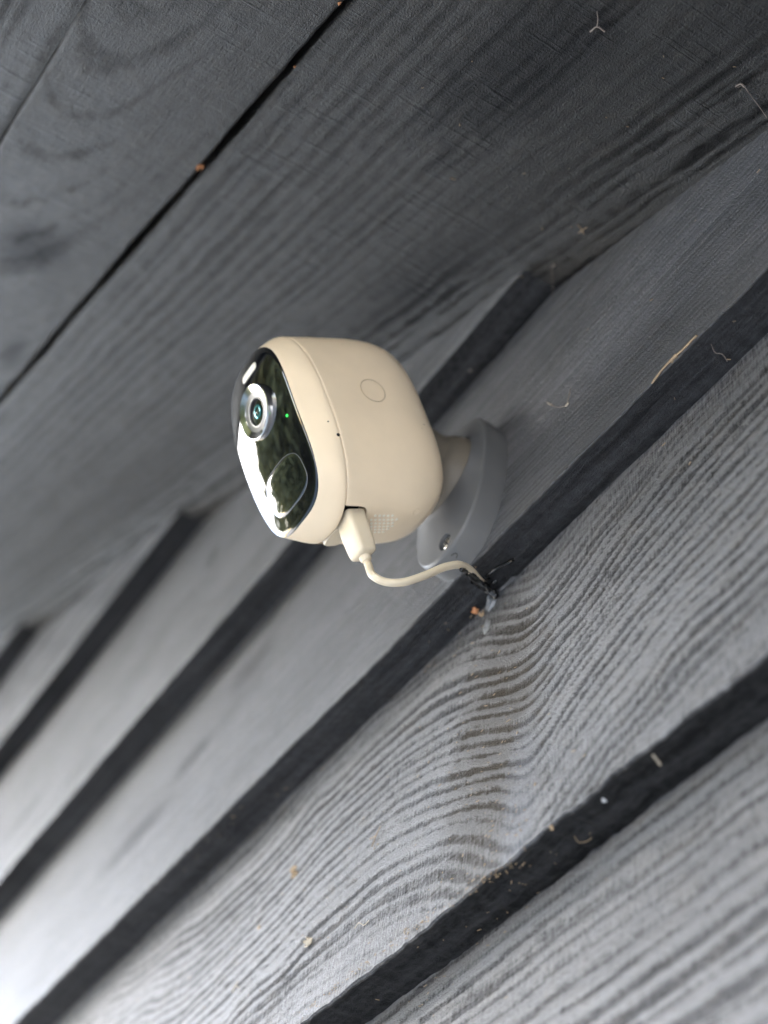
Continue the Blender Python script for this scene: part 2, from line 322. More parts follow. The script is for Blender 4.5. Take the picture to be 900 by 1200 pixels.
def board_mesh(z0, z1, xs, nv, rings, seed, edge=None):
    h = z1-z0; top = h+.022
    nb = 10 if nv > 30 else 3
    # profile once round: underside (back to front), front face (bottom to top), top, back
    v_f = np.linspace(0, top, nv)
    U = xs[:, None]
    uo = np.full((1, 1), 0.)
    rows_y, rows_z, rows_g, rows_v = [], [], [], []
    ez = .0012*fbm(U*9, U*0+seed, seed)+.0005*fbm(U*70, U*0, seed+1)+(edge(U) if edge else 0)
    chip = -.0006*np.clip(fbm(U*160, U*0, seed+3), 0, 1)
    for k in range(nb):                                            # underside
        t = k/(nb-1); y = -.008+(T+.008)*t
        rn = .00035*fbm(U*60, U*0+y*300, seed+7)+.00015*vn(U*400, U*0+y*900, seed+9)
        rows_y.append(y+0*U - (.0009 if k == nb-1 else 0)); rows_z.append(ez+rn*(t > 0)); rows_g.append(-1.0+0*U); rows_v.append(-.03+y+0*U)
    rho, amp = rings(U+0*v_f, v_f[None, :]+0*U)
    pr = ring_profile(rho, .3, U+0*v_f, v_f[None, :]+0*U, seed); disp = amp*(pr-.6)+.00010*fbm(U*120+0*v_f, v_f[None, :]*160, seed+13)+.0006*fbm(U*4+0*v_f, v_f[None, :]*9, seed+15)
    sg = soft_grain(pr, amp)
    for k, v in enumerate(v_f):
        e = math.exp(-v/.004)
        y = T*(1-v/h)+disp[:, k:k+1]*(.35 if k == 0 else 1)-.0007*(k == 0)+chip*e
        rows_y.append(y); rows_z.append(v+ez*math.exp(-v/.03)+(.0010 if k == 0 else 0)); rows_g.append(sg[:, k:k+1] if k > 1 else np.clip(.75+.5*fbm(U*180, U*0, seed+31), 0, 1)); rows_v.append(v+0*U)  # lowest rows paler: the lip's highlight is put into the grain value
    yt = T*(1-top/h)
    rows_y.append(yt-.002+0*U); rows_z.append(top+0*U); rows_g.append(.5+0*U); rows_v.append(top+0*U)
    rows_y.append(-.010+0*U); rows_z.append(top+0*U); rows_g.append(.5+0*U); rows_v.append(top+.01+0*U)
    rows_y.append(-.010+0*U); rows_z.append(0*U); rows_g.append(.5+0*U); rows_v.append(top+.1+0*U)
    Y, Zz, G, Vv = [np.concatenate(r, 1) for r in (rows_y, rows_z, rows_g, rows_v)]
    n, mrow = Y.shape
    P = np.stack([U+0*Y, Y, Zz+z0], -1)
    me = raw_mesh('board', P, grid_quads(n, mrow, wrap_v=True), ngons=[np.arange(mrow)[::-1], (n-1)*mrow+np.arange(mrow)])
    bm = bmesh.new(); bm.from_mesh(me); bmesh.ops.recalc_face_normals(bm, faces=bm.faces); bm.to_mesh(me); bm.free()
    me.set_sharp_from_angle(angle=R_(55))
    add_attr(me, G, np.stack([U+0*Y, Vv], -1))
    return me
wall = empty('timber_wall', Matrix.Translation((0, 0, 0)))
tag(wall, 'black painted house wall of horizontal overlapping weatherboards behind the camera', 'wall')
for k, z0 in enumerate(EDGES):
    z1 = EDGES[k+1] if k+1 < len(EDGES) else z0+.154
    mat = M_wall
    if abs(z0-ZE) < 1e-6: me = board_mesh(z0, z1, xs_grid(.10, 1.0, .0018), 165, gr_EA, 3, lambda U: .0022*np.clip(fbm(U*110, U*0, 7)+.1, 0, 1)*sst(.35, .335, U)*sst(.285, .30, U)+.0006*fbm(U*240, U*0, 9)); mat = M_stained
    elif abs(z0-ZA) < 1e-6: me = board_mesh(z0, z1, xs_grid(.05, 1.1, .0025), 165, gr_AB, 5); mat = M_fine
    elif abs(z0-(ZE-.154)) < 1e-6: me = board_mesh(z0, z1, xs_grid(.12, .62, .0018), 150, gr_E0, 7)
    elif abs(z0-ZB) < 1e-6: me = board_mesh(z0, z1, xs_grid(.25, 1.4, .005), 90, gr_BC, 9); mat = M_far
    else: me = board_mesh(z0, z1, xs_grid(.3, 1.6, .02, .1), 40, gr_any(100+k), 100+k)
    link('board', me, mat, wall)
tag(link('unseen_core', box_mesh('unseen_core', XMIN-.5, XMAX, -3.0, -.012, 0, GZ+.2), M_dark), kind='structure')  # unseen mass added behind the boards to block skylight
# the part of the core above follows the roof
def prism(name, y0, y1, d0, d1, x0, x1):
    """slab lying along the slope; d0, d1 = offsets along the soffit normal (up)"""
    V = []
    for s in (x0, x1):
        for y in (y0, y1):
            for d in (d0, d1): V.append((s*cs-d*sn, y, ZJ+s*sn+d*cs))
    return raw_mesh(name, V, [(0, 1, 3, 2), (4, 6, 7, 5), (0, 4, 5, 1), (2, 3, 7, 6), (0, 2, 6, 4), (1, 5, 7, 3)], smooth=False)
tag(link('unseen_roof', prism('unseen_roof', -3.0, .474, .0335, .20, -1.6, 4.6), M_dark), kind='structure')  # unseen slab added to stop skylight leaking through the plank gaps
V = [(x, y, z) for x in (XMIN-.5, XMAX) for y in (-.10, -.013) for z in (GZ+.19, ZJ+SL*x+.03)]
tag(link('unseen_backing', raw_mesh('unseen_backing', V, [(0, 1, 3, 2), (4, 6, 7, 5), (0, 4, 5, 1), (2, 3, 7, 6), (0, 2, 6, 4), (1, 5, 7, 3)], smooth=False), M_dark), kind='structure')  # unseen backing added to keep out skylight from behind

# soffit planks: s runs up the slope, y out from the wall
def sg_1(u, v):
    q = v+.006*fbm(u*3, v*8, 71)+.0006*vn(u*50, v*40, 4)
    near = sst(.066, .026, v)
    q = q+.0012*fbm(u*22, v*120, 78)*near
    a = .00075*near*(.7+.6*fbm(u*9, v*30, 75))+.00016*sst(.05, .09, v)
    return q/(.0074), a
def sg_2(u, v):
    r = np.sqrt(((u-.12)*.16)**2+((v-.062))**2+.00002)+.004*fbm(u*5, v*12, 81)
    return r/.0062, .00020*(.6+.8*fbm(u*8, v*18, 85))
def sg_3(u, v): return (v+.01*fbm(u*4, v*8, 91))/.008, .0003+0*u
def plank_mesh(y0, y1, ss, nv, rings, seed, th=.020):
    U = ss[:, None]; wv = np.linspace(0, y1-y0, nv); nb = 5
    rows = []
    ed0 = .0009*fbm(U*14, U*0, seed)+.0003*fbm(U*90, U*0, seed+2); ed1 = .0009*fbm(U*14, U*0, seed+5)+.0003*fbm(U*90, U*0, seed+6)
    def row(y, d, g, v): rows.append((y+0*U, d+0*U, g+0*U, v+0*U))
    for k in range(nb): row(y0+ed0, th*(1-k/(nb-1))*1.0+.0010, .3, -.02+k*.004)
    rho, amp = rings(U+0*wv, wv[None, :]+0*U); pr = ring_profile(rho, .95 if seed == 37 else .45, U+0*wv, wv[None, :]+0*U, seed)
    sm = np.clip(.5+1.2*fbm(U*6+0*wv, wv[None, :]*14, seed+19), 0, 1)
    saw = sm*(.00005*vn(U*230+0*wv, wv[None, :]*9, seed+8)+.00005*vn(U*95+wv[None, :]*22+1.5*fbm(U*9+0*wv, wv[None, :]*12, seed+4), wv[None, :]*6, seed+9))
    disp = amp*(pr-.6)+saw+.00008*fbm(U*110+0*wv, wv[None, :]*150, seed+13)+.0008*fbm(U*4+0*wv, wv[None, :]*8, seed+15)
    sg = soft_grain(pr, amp)
    for k, v in enumerate(wv):
        t = v/(y1-y0); y = y0+v+ed0*(1-t)+ed1*t
        cham = .0009*(k == 0 or k == nv-1)
        row(y, -disp[:, k:k+1]+cham, sg[:, k:k+1], v)
    for k in range(nb): row(y1+ed1, .0010+th*(k+1)/nb, .3, wv[-1]+.004*(k+1))
    Y, D, G, Vv = [np.concatenate([r[i] for r in rows], 1) for i in range(4)]
    n, mrow = Y.shape
    P = np.stack([U*cs-D*sn, Y, ZJ+U*sn+D*cs], -1)
    me = raw_mesh('plank', P, grid_quads(n, mrow, wrap_v=True), ngons=[np.arange(mrow)[::-1], (n-1)*mrow+np.arange(mrow)])
    bm = bmesh.new(); bm.from_mesh(me); bmesh.ops.recalc_face_normals(bm, faces=bm.faces); bm.to_mesh(me); bm.free()
    me.set_sharp_from_angle(angle=R_(55)); add_attr(me, G, np.stack([U+0*Y+.37*seed, Vv], -1))
    return me
def ss_grid(s0, s1, st): return np.unique(np.r_[np.arange(-1.2, s0, .05), np.arange(s0, s1, st), np.arange(s1, 4.5, .05), 4.5])
soffit = empty('timber_soffit', Matrix.Translation((0, 0, ZJ)))
tag(soffit, 'black painted plank soffit sloping overhead above the camera', 'soffit')
Minv = Matrix.Translation((0, 0, -ZJ))
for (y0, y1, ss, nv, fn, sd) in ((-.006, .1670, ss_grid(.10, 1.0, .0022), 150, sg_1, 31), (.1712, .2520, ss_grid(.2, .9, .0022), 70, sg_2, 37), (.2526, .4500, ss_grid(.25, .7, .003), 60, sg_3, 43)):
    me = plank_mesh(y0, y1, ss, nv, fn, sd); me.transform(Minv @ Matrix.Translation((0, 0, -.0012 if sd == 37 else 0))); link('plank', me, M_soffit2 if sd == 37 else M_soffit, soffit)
tag(link('added_eave_edge', prism('added_eave_edge', .4515, .4715, -.012, .033, -1.2, 4.5), M_dark), kind='structure')  # unseen edge added to the eave to block light

# trees beyond the garden: what the glossy faceplate mirrors
rng = np.random.default_rng(5)
tm, tnt, tb = new_mat('tree_leaves')
tn = tnt.nodes.new('ShaderNodeTexNoise'); tn.inputs['Scale'].default_value = 1.3; tn.inputs['Detail'].default_value = 4
tr = tnt.nodes.new('ShaderNodeValToRGB'); tr.color_ramp.elements[0].position = .35; tr.color_ramp.elements[1].position = .68
tr.color_ramp.elements[0].color = (.095, .092, .034, 1); tr.color_ramp.elements[1].color = (.27, .25, .11, 1)
tnt.links.new(tn.outputs[0], tr.inputs[0]); tnt.links.new(tr.outputs[0], tb.inputs['Base Color']); tb.inputs['Roughness'].default_value = .6; tb.inputs['Transmission Weight'].default_value = 0
tl = tnt.nodes.new('ShaderNodeBsdfTranslucent'); ta = tnt.nodes.new('ShaderNodeAddShader'); tnt.links.new(tr.outputs[0], tl.inputs[0])
tnt.links.new(tb.outputs[0], ta.inputs[0]); tnt.links.new(tl.outputs[0], ta.inputs[1]); tnt.links.new(ta.outputs[0], tnt.nodes['Material Output'].inputs[0])
cen = []
for k in range(64):
    az = R_(38.5+rng.random()*46); dd = 7.0+rng.random()*4.5; hh = 2.2+rng.random()*4.4 if k % 3 else .9
    cen.append((dd*math.cos(az), dd*math.sin(az), hh, .9+rng.random()*.8))
cen = np.array(cen); n = 70000; ci = rng.integers(0, len(cen), n)
dv = rng.normal(size=(n, 3)); dv /= np.linalg.norm(dv, axis=1)[:, None]
P = cen[ci, :3]+dv*(cen[ci, 3]*rng.random(n)**.4)[:, None]*np.array([1, 1, 1.15]); P[:, 2] = np.clip(P[:, 2], .05, None)
A = rng.normal(size=(n, 3)); A /= np.linalg.norm(A, axis=1)[:, None]; Bv = np.cross(A, rng.normal(size=(n, 3))); Bv /= np.linalg.norm(Bv, axis=1)[:, None]
sz = (.14+.12*rng.random(n))[:, None]
Q = np.stack([P+A*sz, P+Bv*sz*.6, P-A*sz, P-Bv*sz*.6], 1).reshape(-1, 3)
tag(link('treeline', raw_mesh('treeline', Q, np.arange(4*n).reshape(-1, 4), smooth=False), tm), kind='stuff')

# ------------------------------------------------------------------ wall mount (base lies on the face of the upper board)
gA = T/(ZB-ZA)
bx, bz = .3755, GZ+.4955
by = T-gA*(bz-ZA)
ny = Vector((0, 1, gA)).normalized(); up = Vector((1, 0, 0)).cross(ny)*1
# local frame of the mount: X along the boards, Y up, Z out of the wall
xl = Vector((-1, 0, 0)); zl = ny; yl = zl.cross(xl)
bpy.context.view_layer.update()
mount = empty('wall_mount', Matrix(((xl.x, yl.x, zl.x, bx), (xl.y, yl.y, zl.y, by), (xl.z, yl.z, zl.z, bz), (0, 0, 0, 1))))
tag(mount, 'grey plastic wall mount with ball joint screwed to the black board', 'bracket')
NB = 200
bpy.context.view_layer.update()
def oval(sa, sb=None):
    return sup_even(.0262*sa, .0452*(sb or sa), 2.35, NB)
CUP = np.array([.0020, .0030])                # cup centre relative to the base centre
th = np.linspace(0, 2*np.pi, NB, endpoint=False)
def ang_match(P):                               # ring of the cup, one vertex per direction of the oval
    a = np.arctan2(P[:, 1]-CUP[1], P[:, 0]-CUP[0]); return a
o0 = oval(1.0); o1 = oval(.965, .98)
aa = ang_match(o1)
def cupring(r): return np.stack([CUP[0]+r*np.cos(aa), CUP[1]+r*np.sin(aa)], 1)
rings = [z3(o0, -.0030), z3(o0, .0000), z3(oval(.985, .99), .0100)]
for t in np.linspace(.15, 1, 6):                # rounded ridge between side and sloping top
    f = math.sin(t*math.pi/2); rings.append(z3(oval(.985-.035*(1-math.cos(t*math.pi/2)), .99-.03*(1-math.cos(t*math.pi/2))), .0100+.0018*f))
last = rings[-1][:, :2]; RC = .0213
for t in np.linspace(.12, 1, 9):                # slope up to the lip of the cup
    p = last*(1-t)+cupring(RC)*t; rings.append(z3(p, .0118+.0052*(t**1.2)))
for t in np.linspace(.2, 1, 4):
    rings.append(z3(cupring(RC-.0008*t), .0170+.0003*math.sin(t*math.pi)-.0004*t))
rings.append(z3(cupring(RC-.0011), .0140)); rings.append(z3(cupring(RC-.0016), .005))
base = loft('base', rings, M_grey, mount, cap0=True, cap1=True, sharp=50)
ball_c = Vector((CUP[0], CUP[1]+.0004, .0125))
bm = bmesh.new(); bmesh.ops.create_uvsphere(bm, u_segments=48, v_segments=28, radius=.0205)
for f in bm.faces: f.smooth = True
for v in bm.verts: v.co += ball_c
# neck joining the ball to the back of the camera
nk = Vector((.3769, .11352, GZ+.47788))-Vector((.12389, .89481, -.42891))*.0640; nk = mount.matrix_world.inverted() @ nk
ax = (nk-ball_c).normalized(); q = ax.to_track_quat('Z', 'Y'); prev = None
for r, h in ((.0140, .0135), (.0130, .020), (.0128, (nk-ball_c).length)):
    ring = [bm.verts.new(ball_c+q @ Vector((r*math.cos(a), r*math.sin(a), h))) for a in np.linspace(0, 2*math.pi, 40, endpoint=False)]
    if prev:
        for i in range(40): bm.faces.new((prev[i], prev[(i+1) % 40], ring[(i+1) % 40], ring[i])).smooth = True
    prev = ring
me = bpy.data.meshes.new('ball'); bm.to_mesh(me); bm.free(); link('ball', me, M_ball, mount)

# ------------------------------------------------------------------ the camera itself
c0 = Vector((.3769, .11352, GZ+.47788))
Rv = Vector((-.98972, .08034, -.11828)); Uv = Vector((-.07139, .43915, .89557)); Fv = Vector((.12389, .89481, -.42891))
unit = empty('security_camera', Matrix(((Rv.x, Uv.x, Fv.x, c0.x), (Rv.y, Uv.y, Fv.y, c0.y), (Rv.z, Uv.z, Fv.z, c0.z), (0, 0, 0, 1))))
tag(unit, 'cream plastic security camera with glossy black face on a grey mount', 'security camera')
W, H, NS, DS, D, MM, WF, HF, NF = .0284, .0469, 2.42, .0107, .0666, 5.2, .0252, .0404, 3.2
FX = -.0021                                   # the plate sits a little towards the far side
N2, KB, VD = 3.1, -.015, -.0008
def back_ring(t, n=260):
    k = NS+(N2-NS)*t; a = np.linspace(0, 2*np.pi, n, endpoint=False); c, s = np.cos(a), np.sin(a); f = (1-t**MM)**(1/MM)*(1+KB*t*(1-t))
    return np.stack([f*W*np.sign(c)*np.abs(c)**(2/k), f*H*np.sign(s)*np.abs(s)**(2/k)+VD*t], 1)
def blend(q, n=260):
    th = np.linspace(0, 2*np.pi, n, endpoint=False); c, s = np.cos(th), np.sin(th)
    def sp(a, b, k): return np.stack([a*np.sign(c)*np.abs(c)**(2/k), b*np.sign(s)*np.abs(s)**(2/k)], 1)
    return (1-q)*(sp(WF, HF, NF)+np.array([FX, 0]))+q*sp(W, H, NS)
def plate_z(a, b): return .0022*(1-((a-FX)/WF)**2)+.0034*(1-(b/HF)**2)-.0016
# front shell: lip of the plate, rounded rim, seam edge
zo = plate_z(blend(0)[:, 0], blend(0)[:, 1])
rings = [z3(blend(0)*.985, zo-.0016), z3(blend(0)*.9992, zo-.0004), z3(blend(0), zo-.0002)]
for t in np.linspace(.04, 1, 16):
    q = 1.25*t-.25*t**5; rings.append(z3(blend(q), zo*(1-t)**1.5-DS*t*.985))
rings += [z3(blend(1)*.9985, -DS*.999), z3(blend(1)*.985, -DS*1.0)]
loft('front_shell', rings, M_cream, unit, sharp=35)
# rear shell
full = blend(1); rings = [z3(full*.95, -DS-.0002), z3(full*.978, -DS-.0002), z3(full*.988, -DS-.0003), z3(full*.9965, -DS-.0006), z3(full, -DS-.0012)]
Ld = D-DS
for t in list(np.linspace(.04, .9, 26))+list(1-np.geomspace(.09, .002, 16)):
    rings.append(z3(back_ring(t), -DS-Ld*t))
rings.append(z3(back_ring(.998)*.5, -D))
rear = loft('rear_shell', rings, M_cream, unit, cap0=True, cap1=True, sharp=35)
def cutter(me):
    o = bpy.data.objects.new('cutter', me); COL.objects.link(o); return o
def boolean(o, cut, mw):
    cut.matrix_world = mw; md = o.modifiers.new('b', 'BOOLEAN'); md.object = cut; md.operation = 'DIFFERENCE'; md.solver = 'EXACT'
    bpy.context.view_layer.update(); dg = bpy.context.evaluated_depsgraph_get()
    me = bpy.data.meshes.new_from_object(o.evaluated_get(dg)); o.modifiers.clear(); old = o.data; name = old.name; o.data = me; bpy.data.meshes.remove(old); me.name = name
    bpy.data.objects.remove(cut)
    me.set_sharp_from_angle(angle=R_(35))
bpy.context.view_layer.update()
# port recess along the underside, just behind the seam
def rbox(name, cx, cy, hx, hy, n, z0, z1, N=48):
    P = sup_even(hx, hy, n, N)+np.array([cx, cy]); Rg = np.stack([z3(P, z0), z3(P, z1)])
    me = raw_mesh(name, Rg, grid_quads(2, N, wrap_v=True), ngons=[np.arange(N)[::-1], N+np.arange(N)], smooth=False)
    bm = bmesh.new(); bm.from_mesh(me); bmesh.ops.recalc_face_normals(bm, faces=bm.faces); bm.to_mesh(me); bm.free(); return me
me = rbox('cut', 0, -.0150, .0143, .0074, 6, -.070, -.0392)      # in (a, F) with b as height
me.transform(Matrix(((1, 0, 0, 0), (0, 0, 1, 0), (0, 1, 0, 0), (0, 0, 0, 1))))
me.flip_normals()                              # the axis swap mirrors the cutter
boolean(rear, cutter(me), unit.matrix_world)
bm = bmesh.new(); bm.from_mesh(rear.data); bmesh.ops.recalc_face_normals(bm, faces=bm.faces); bm.to_mesh(rear.data); bm.free()

# dark plate added at the back of the recess for the gap's shade
P = sup_even(.0134, .0056, 6, 48)
loft('recess_shade_plate', [np.stack([P[:, 0], np.full(48, b), -.0164+P[:, 1]], 1) for b in (-.0385, -.0398)], M_dark, unit, cap0=True, cap1=True, sharp=40)
# faceplate: domed glossy plate
rings = []
for k, r in enumerate(np.r_[np.linspace(.02, .93, 22), np.linspace(.945, .9985, 6)]):
    p = blend(0)*r; rings.append(z3(p, plate_z(p[:, 0], p[:, 1])+.0005-.0004*max(0, (r-.94)/.058)**2))
rings.append(z3(blend(0)*.9985, -.0035))
loft('faceplate', rings, M_gloss, unit, cap0=True, flip=True, sharp=60)
plate = unit.children[-1]
# lens: barrel, chrome bevel, inner rings, glass
LC = (0.0, .0135); ln = 96
def circ(r, z, cx=LC[0], cy=LC[1], n=ln):
    t = np.linspace(0, 2*np.pi, n, endpoint=False); return np.stack([cx+r*np.cos(t), cy+r*np.sin(t), np.full(n, z+.0015)], 1)
lr = loft('lens_ring', [circ(.0121, -.001), circ(.0120, .0038), circ(.0118, .0045), circ(.0114, .0047), circ(.0088, .0036), circ(.0086, .0030)], M_chrome, unit, sharp=30)
loft('inner_ring', [circ(.0086, .0034), circ(.0066, .0031), circ(.0064, .0034), circ(.0059, .0034), circ(.0057, .0022)], M_chrome_d, lr, sharp=25)
loft('lens_barrel', [circ(.0057, .0030), circ(.0050, .0016), circ(.0049, .0010)], M_dark, lr, cap1=True)
gl = [circ(.0050*math.cos(a), .0012+.0016*math.sin(a)) for a in np.linspace(0, 1.5, 10)]
lens = loft('lens_glass', gl, M_lens, lr, cap1=True)
loft('iris_ring', [circ(.0030, .00285, cx=.0004), circ(.0024, .00302, cx=.0004), circ(.0018, .00295, cx=.0004)], M_lensrefl, lr)
# motion sensor window with its fine pale outline
pc = np.array([-.0003, -.0235])
def pir(s, off): p = sup_even(.0154, .0098, 3.0, 120)*s+pc; return z3(p, plate_z(p[:, 0], p[:, 1])+.0005+off)
ms = loft('motion_sensor', [pir(.992, .00005), pir(.97, .00020), pir(.85, .00035), pir(.6, .0005), pir(.3, .0006), pir(.05, .0006)], M_pir, unit, cap1=True, sharp=60)
loft('sensor_outline', [pir(1.003, .00005), pir(1.0, .00022), pir(.993, .00022), pir(.988, .00005)], M_line, ms)
def pill(s, off):
    p = sup_even(.0062, .0017, 4.5, 60)*s+np.array([.0008, .0333]); return z3(p, plate_z(p[:, 0], p[:, 1])+.0005+off)
loft('lamp_window', [pill(1.0, -.0002), pill(1.0, .00012), pill(.93, .0003), pill(.5, .0003)], M_pill, unit, cap1=True)
p = circ(.00055, 0, .0172, -.0008, 20)
loft('status_light', [np.c_[p[:, :2], plate_z(p[:, 0], p[:, 1])+.0004], np.c_[p[:, :2], plate_z(p[:, 0], p[:, 1])+.0007]], M_led, unit, cap1=True)
# two tiny pale marks of the printed logo at the plate's far edge
for k, (a, b, hw, hb) in enumerate(((-.0190, -.0002, .0008, .0011), (-.0190, .0022, .0008, .0006))):
    q = sup(hw, hb, 4, 16)+np.array([a, b])
    loft('logo_mark', [z3(q, plate_z(q[:, 0], q[:, 1])+.00054), z3(q*[1, 1], plate_z(q[:, 0], q[:, 1])+.00058)], M_line, unit, cap1=True)

# ------------------------------------------------------------------ things placed on surfaces
bpy.context.view_layer.update()
DG = bpy.context.evaluated_depsgraph_get()
def at(px, py):
    """the surface point and normal met along a line of sight given in the photograph's pixels"""
    v = ((px-450)*rt+(py-600)*dn+FPX*fw).normalized()
    ok, loc, nor, idx, ob, mw = SC.ray_cast(DG, EYE, v)
    if nor.dot(v) > 0: nor = -nor
    return loc, nor, ob
def in_local(parent, loc, nor):
    mi = parent.matrix_world.inverted(); return mi @ loc, (mi.to_3x3() @ nor).normalized()
def patch(name, parent, px, py, prof, mat, n=40, sx=1.0):
    """a small turned detail seated on a surface; prof = [(radius, height)...]"""
    loc, nor, _ = at(px, py); l, nn = in_local(parent, loc, nor)
    q = nn.to_track_quat('Z', 'Y'); t = np.linspace(0, 2*np.pi, n, endpoint=False)
    rings = [np.array([list(l+q @ Vector((r*sx*math.cos(a), r*math.sin(a), h))) for a in t]) for r, h in prof]
    return loft(name, rings, mat, parent, cap1=prof[-1][0] > 0, sharp=40)
def seat_on(P3, axis, o, off=0.0):
    """drop local points onto the mesh of o along a local axis"""
    out = []
    for p in P3:
        ok, loc, nor, i = o.ray_cast(Vector(p)-Vector(axis)*.03, Vector(axis)); out.append(list(loc+nor*off) if ok else list(p))
    return np.array(out)
# reset button: a fine raised ring on the side of the shell
def side_ring(r): t = np.linspace(0, 2*np.pi, 64, endpoint=False); return np.stack([np.full(64, .05), .0050+r*np.cos(t), -.0350+r*np.sin(t)], 1)
rr = [seat_on(side_ring(r), (-1, 0, 0), rear, h) for r, h in ((.00600, -.0001), (.00590, .00016), (.00570, .00016), (.00558, -.0001))]
loft('button_ring', rr, M_groove, unit)
# speaker holes: pale raised dots
bmS = bmesh.new()
for i in range(6):
    for j in range(7):
        a = .0105-.0021*i; F = -.0245-.0021*j-(.0010 if i % 2 else 0)
        if (i in (0, 5) and j in (0, 6)): continue
        ok, loc, nor, _i = rear.ray_cast(Vector((a, -.09, F)), Vector((0, 1, 0)))
        if not ok: continue
        q = nor.to_track_quat('Z', 'Y')
        vs0 = [bmS.verts.new(loc+q @ Vector((.00075*math.cos(t*math.pi/4), .00075*math.sin(t*math.pi/4), -.0001))) for t in range(8)]
        vs = [bmS.verts.new(loc+q @ Vector((.00062*math.cos(t*math.pi/4), .00062*math.sin(t*math.pi/4), .00018))) for t in range(8)]
        for t in range(8): bmS.faces.new((vs0[t], vs0[(t+1) % 8], vs[(t+1) % 8], vs[t]))
        bmS.faces.new(vs)
me = bpy.data.meshes.new('speaker_grille'); bmS.to_mesh(me); bmS.free()
M_dot = plastic('pale_speaker_dots', (.86, .80, .66), .5)
o = link('speaker_grille', me, M_dot, unit); o['kind'] = 'stuff'
patch('screw_plug', unit, 487, 600, [(.0019, -.0002), (.0019, .00012), (.0016, .00014), (.0014, .00004), (.0005, .00006)], M_cream, 28)
patch('microphone_hole', unit, 396.5, 509.5, [(.0008, -.0001), (.00075, .00006)], M_dark, 16)
patch('microphone_hole', unit, 384.5, 494, [(.0004, -.0001), (.00035, .00005)], M_dark, 12)

# screw in its recess at the foot of the mount
loc, nor, ob = at(521, 635)
l, nn = in_local(mount, loc, nor); q = (nn*.55+Vector((0, 0, 1))*.45).normalized().to_track_quat('Z', 'Y')
t = np.linspace(0, 2*np.pi, 40, endpoint=False)
def sring(r, h): return np.array([list(l+q @ Vector((r*math.cos(a), r*math.sin(a), h))) for a in t])
me = raw_mesh('cut', np.stack([sring(.0040, -.0035), sring(.0040, .006)]), grid_quads(2, 40, wrap_v=True), ngons=[np.arange(40)[::-1], 40+np.arange(40)], smooth=False)
bm = bmesh.new(); bm.from_mesh(me); bmesh.ops.recalc_face_normals(bm, faces=bm.faces); bm.to_mesh(me); bm.free()
boolean(base, cutter(me), mount.matrix_world)
sc = loft('screw', [sring(.0035, -.0036), sring(.0035, -.0020), sring(.0030, -.0013), sring(.0018, -.0009), sring(.0004, -.0008)], M_screw, mount, cap1=True)
for a0 in (.5, .5+math.pi/2):
    d1 = Vector((math.cos(a0), math.sin(a0), 0)); d2 = Vector((-d1.y, d1.x, 0)); V = []
    for s1 in (-.0023, .0023):
        for s2 in (-.0004, .0004):
            for h in (-.0016, -.00068+.0001*(a0 > 1)): V.append(list(l+q @ (d1*s1+d2*s2+Vector((0, 0, h)))))
    link('slot', raw_mesh('slot', V, [(0, 1, 3, 2), (4, 6, 7, 5), (0, 4, 5, 1), (2, 3, 7, 6), (0, 2, 6, 4), (1, 5, 7, 3)], smooth=False), M_dark, sc)
bpy.context.view_layer.update(); DG = bpy.context.evaluated_depsgraph_get()
# small moulded arrow mark on the side of the base
pts = [at(*p) for p in ((529, 651), (532.5, 648.5), (536, 649.5), (534.5, 654))]
me = tube_mesh('moulded_mark', [list(in_local(mount, a, n)[0]) for a, n, _ in pts], .00022, n=6, sub=3); link('moulded_mark', me, M_dark, mount)

# ------------------------------------------------------------------ usb cable: plug in the port, cord to the hole under the board
Mu = unit.matrix_world
cable = empty('usb_cable', Mu @ Matrix.Translation((.0065, -.0620, -.0172)))
tag(cable, 'cream usb charging cable looping from the camera to a hole under the board', 'cable')
Ci = Matrix.Translation((-.0065, .0620, .0172))
def prect(cx, cf, hx, hf, b, n=4.5, N=48):
    P = sup_even(hx, hf, n, N); return np.stack([cx+P[:, 0], np.full(N, b), cf+P[:, 1]], 1)
pl = [prect(.0068, -.0170, .0050, .0041, -.0428, 7), prect(.0068, -.0170, .0055, .0046, -.0433, 7), prect(.0067, -.0170, .0055, .0046, -.0520, 7), prect(.0064, -.0172, .0054, .0043, -.0570, 7),
      prect(.0061, -.0174, .0052, .0039, -.0604, 7), prect(.0060, -.0175, .0049, .0036, -.0614, 6), prect(.0060, -.0175, .0036, .0028, -.0619, 4), prect(.0060, -.0176, .0027, .0024, -.0620, 2.2),
      prect(.0060, -.0177, .0025, .0022, -.0636, 2.0), prect(.0060, -.0177, .0019, .0018, -.0642, 2.0)]
plug = loft('plug', pl, M_cream_c, cable, cap0=True, cap1=True, sharp=50); plug.data.transform(Ci)
# body of the plug's flange filling the recess
fl = [prect(-.0012, -.0169, .0112, .0046, -.0432), prect(-.0012, -.0169, .0112, .0046, -.0452), prect(-.0012, -.0169, .0108, .0042, -.0458)]
fo = loft('plug_flange', fl, M_cream_c, cable, cap0=True, cap1=True, sharp=40); fo.data.transform(Ci)
def ray_y(px, py, y):
    v = ((px-450)*rt+(py-600)*dn+FPX*fw); return EYE+v*((y-EYE.y)/v.y)
Mc = cable.matrix_world.inverted() if False else (Mu @ Matrix.Translation((.0065, -.0620, -.0172))).inverted()
p0 = Mu @ Vector((.0060, -.0630, -.0177)); p1 = Mu @ Vector((.0060, -.0665, -.0178))
path = [p0, p1, ray_y(436.5, 674, .0745), ray_y(452, 682, .070), ray_y(474, 682, .063), ray_y(500, 673.5, .054), ray_y(520, 665, .046), ray_y(538, 662, .038), ray_y(551, 668, .029), ray_y(560, 678, .0195), ray_y(566, 684, .010), ray_y(569, 686, .001)]
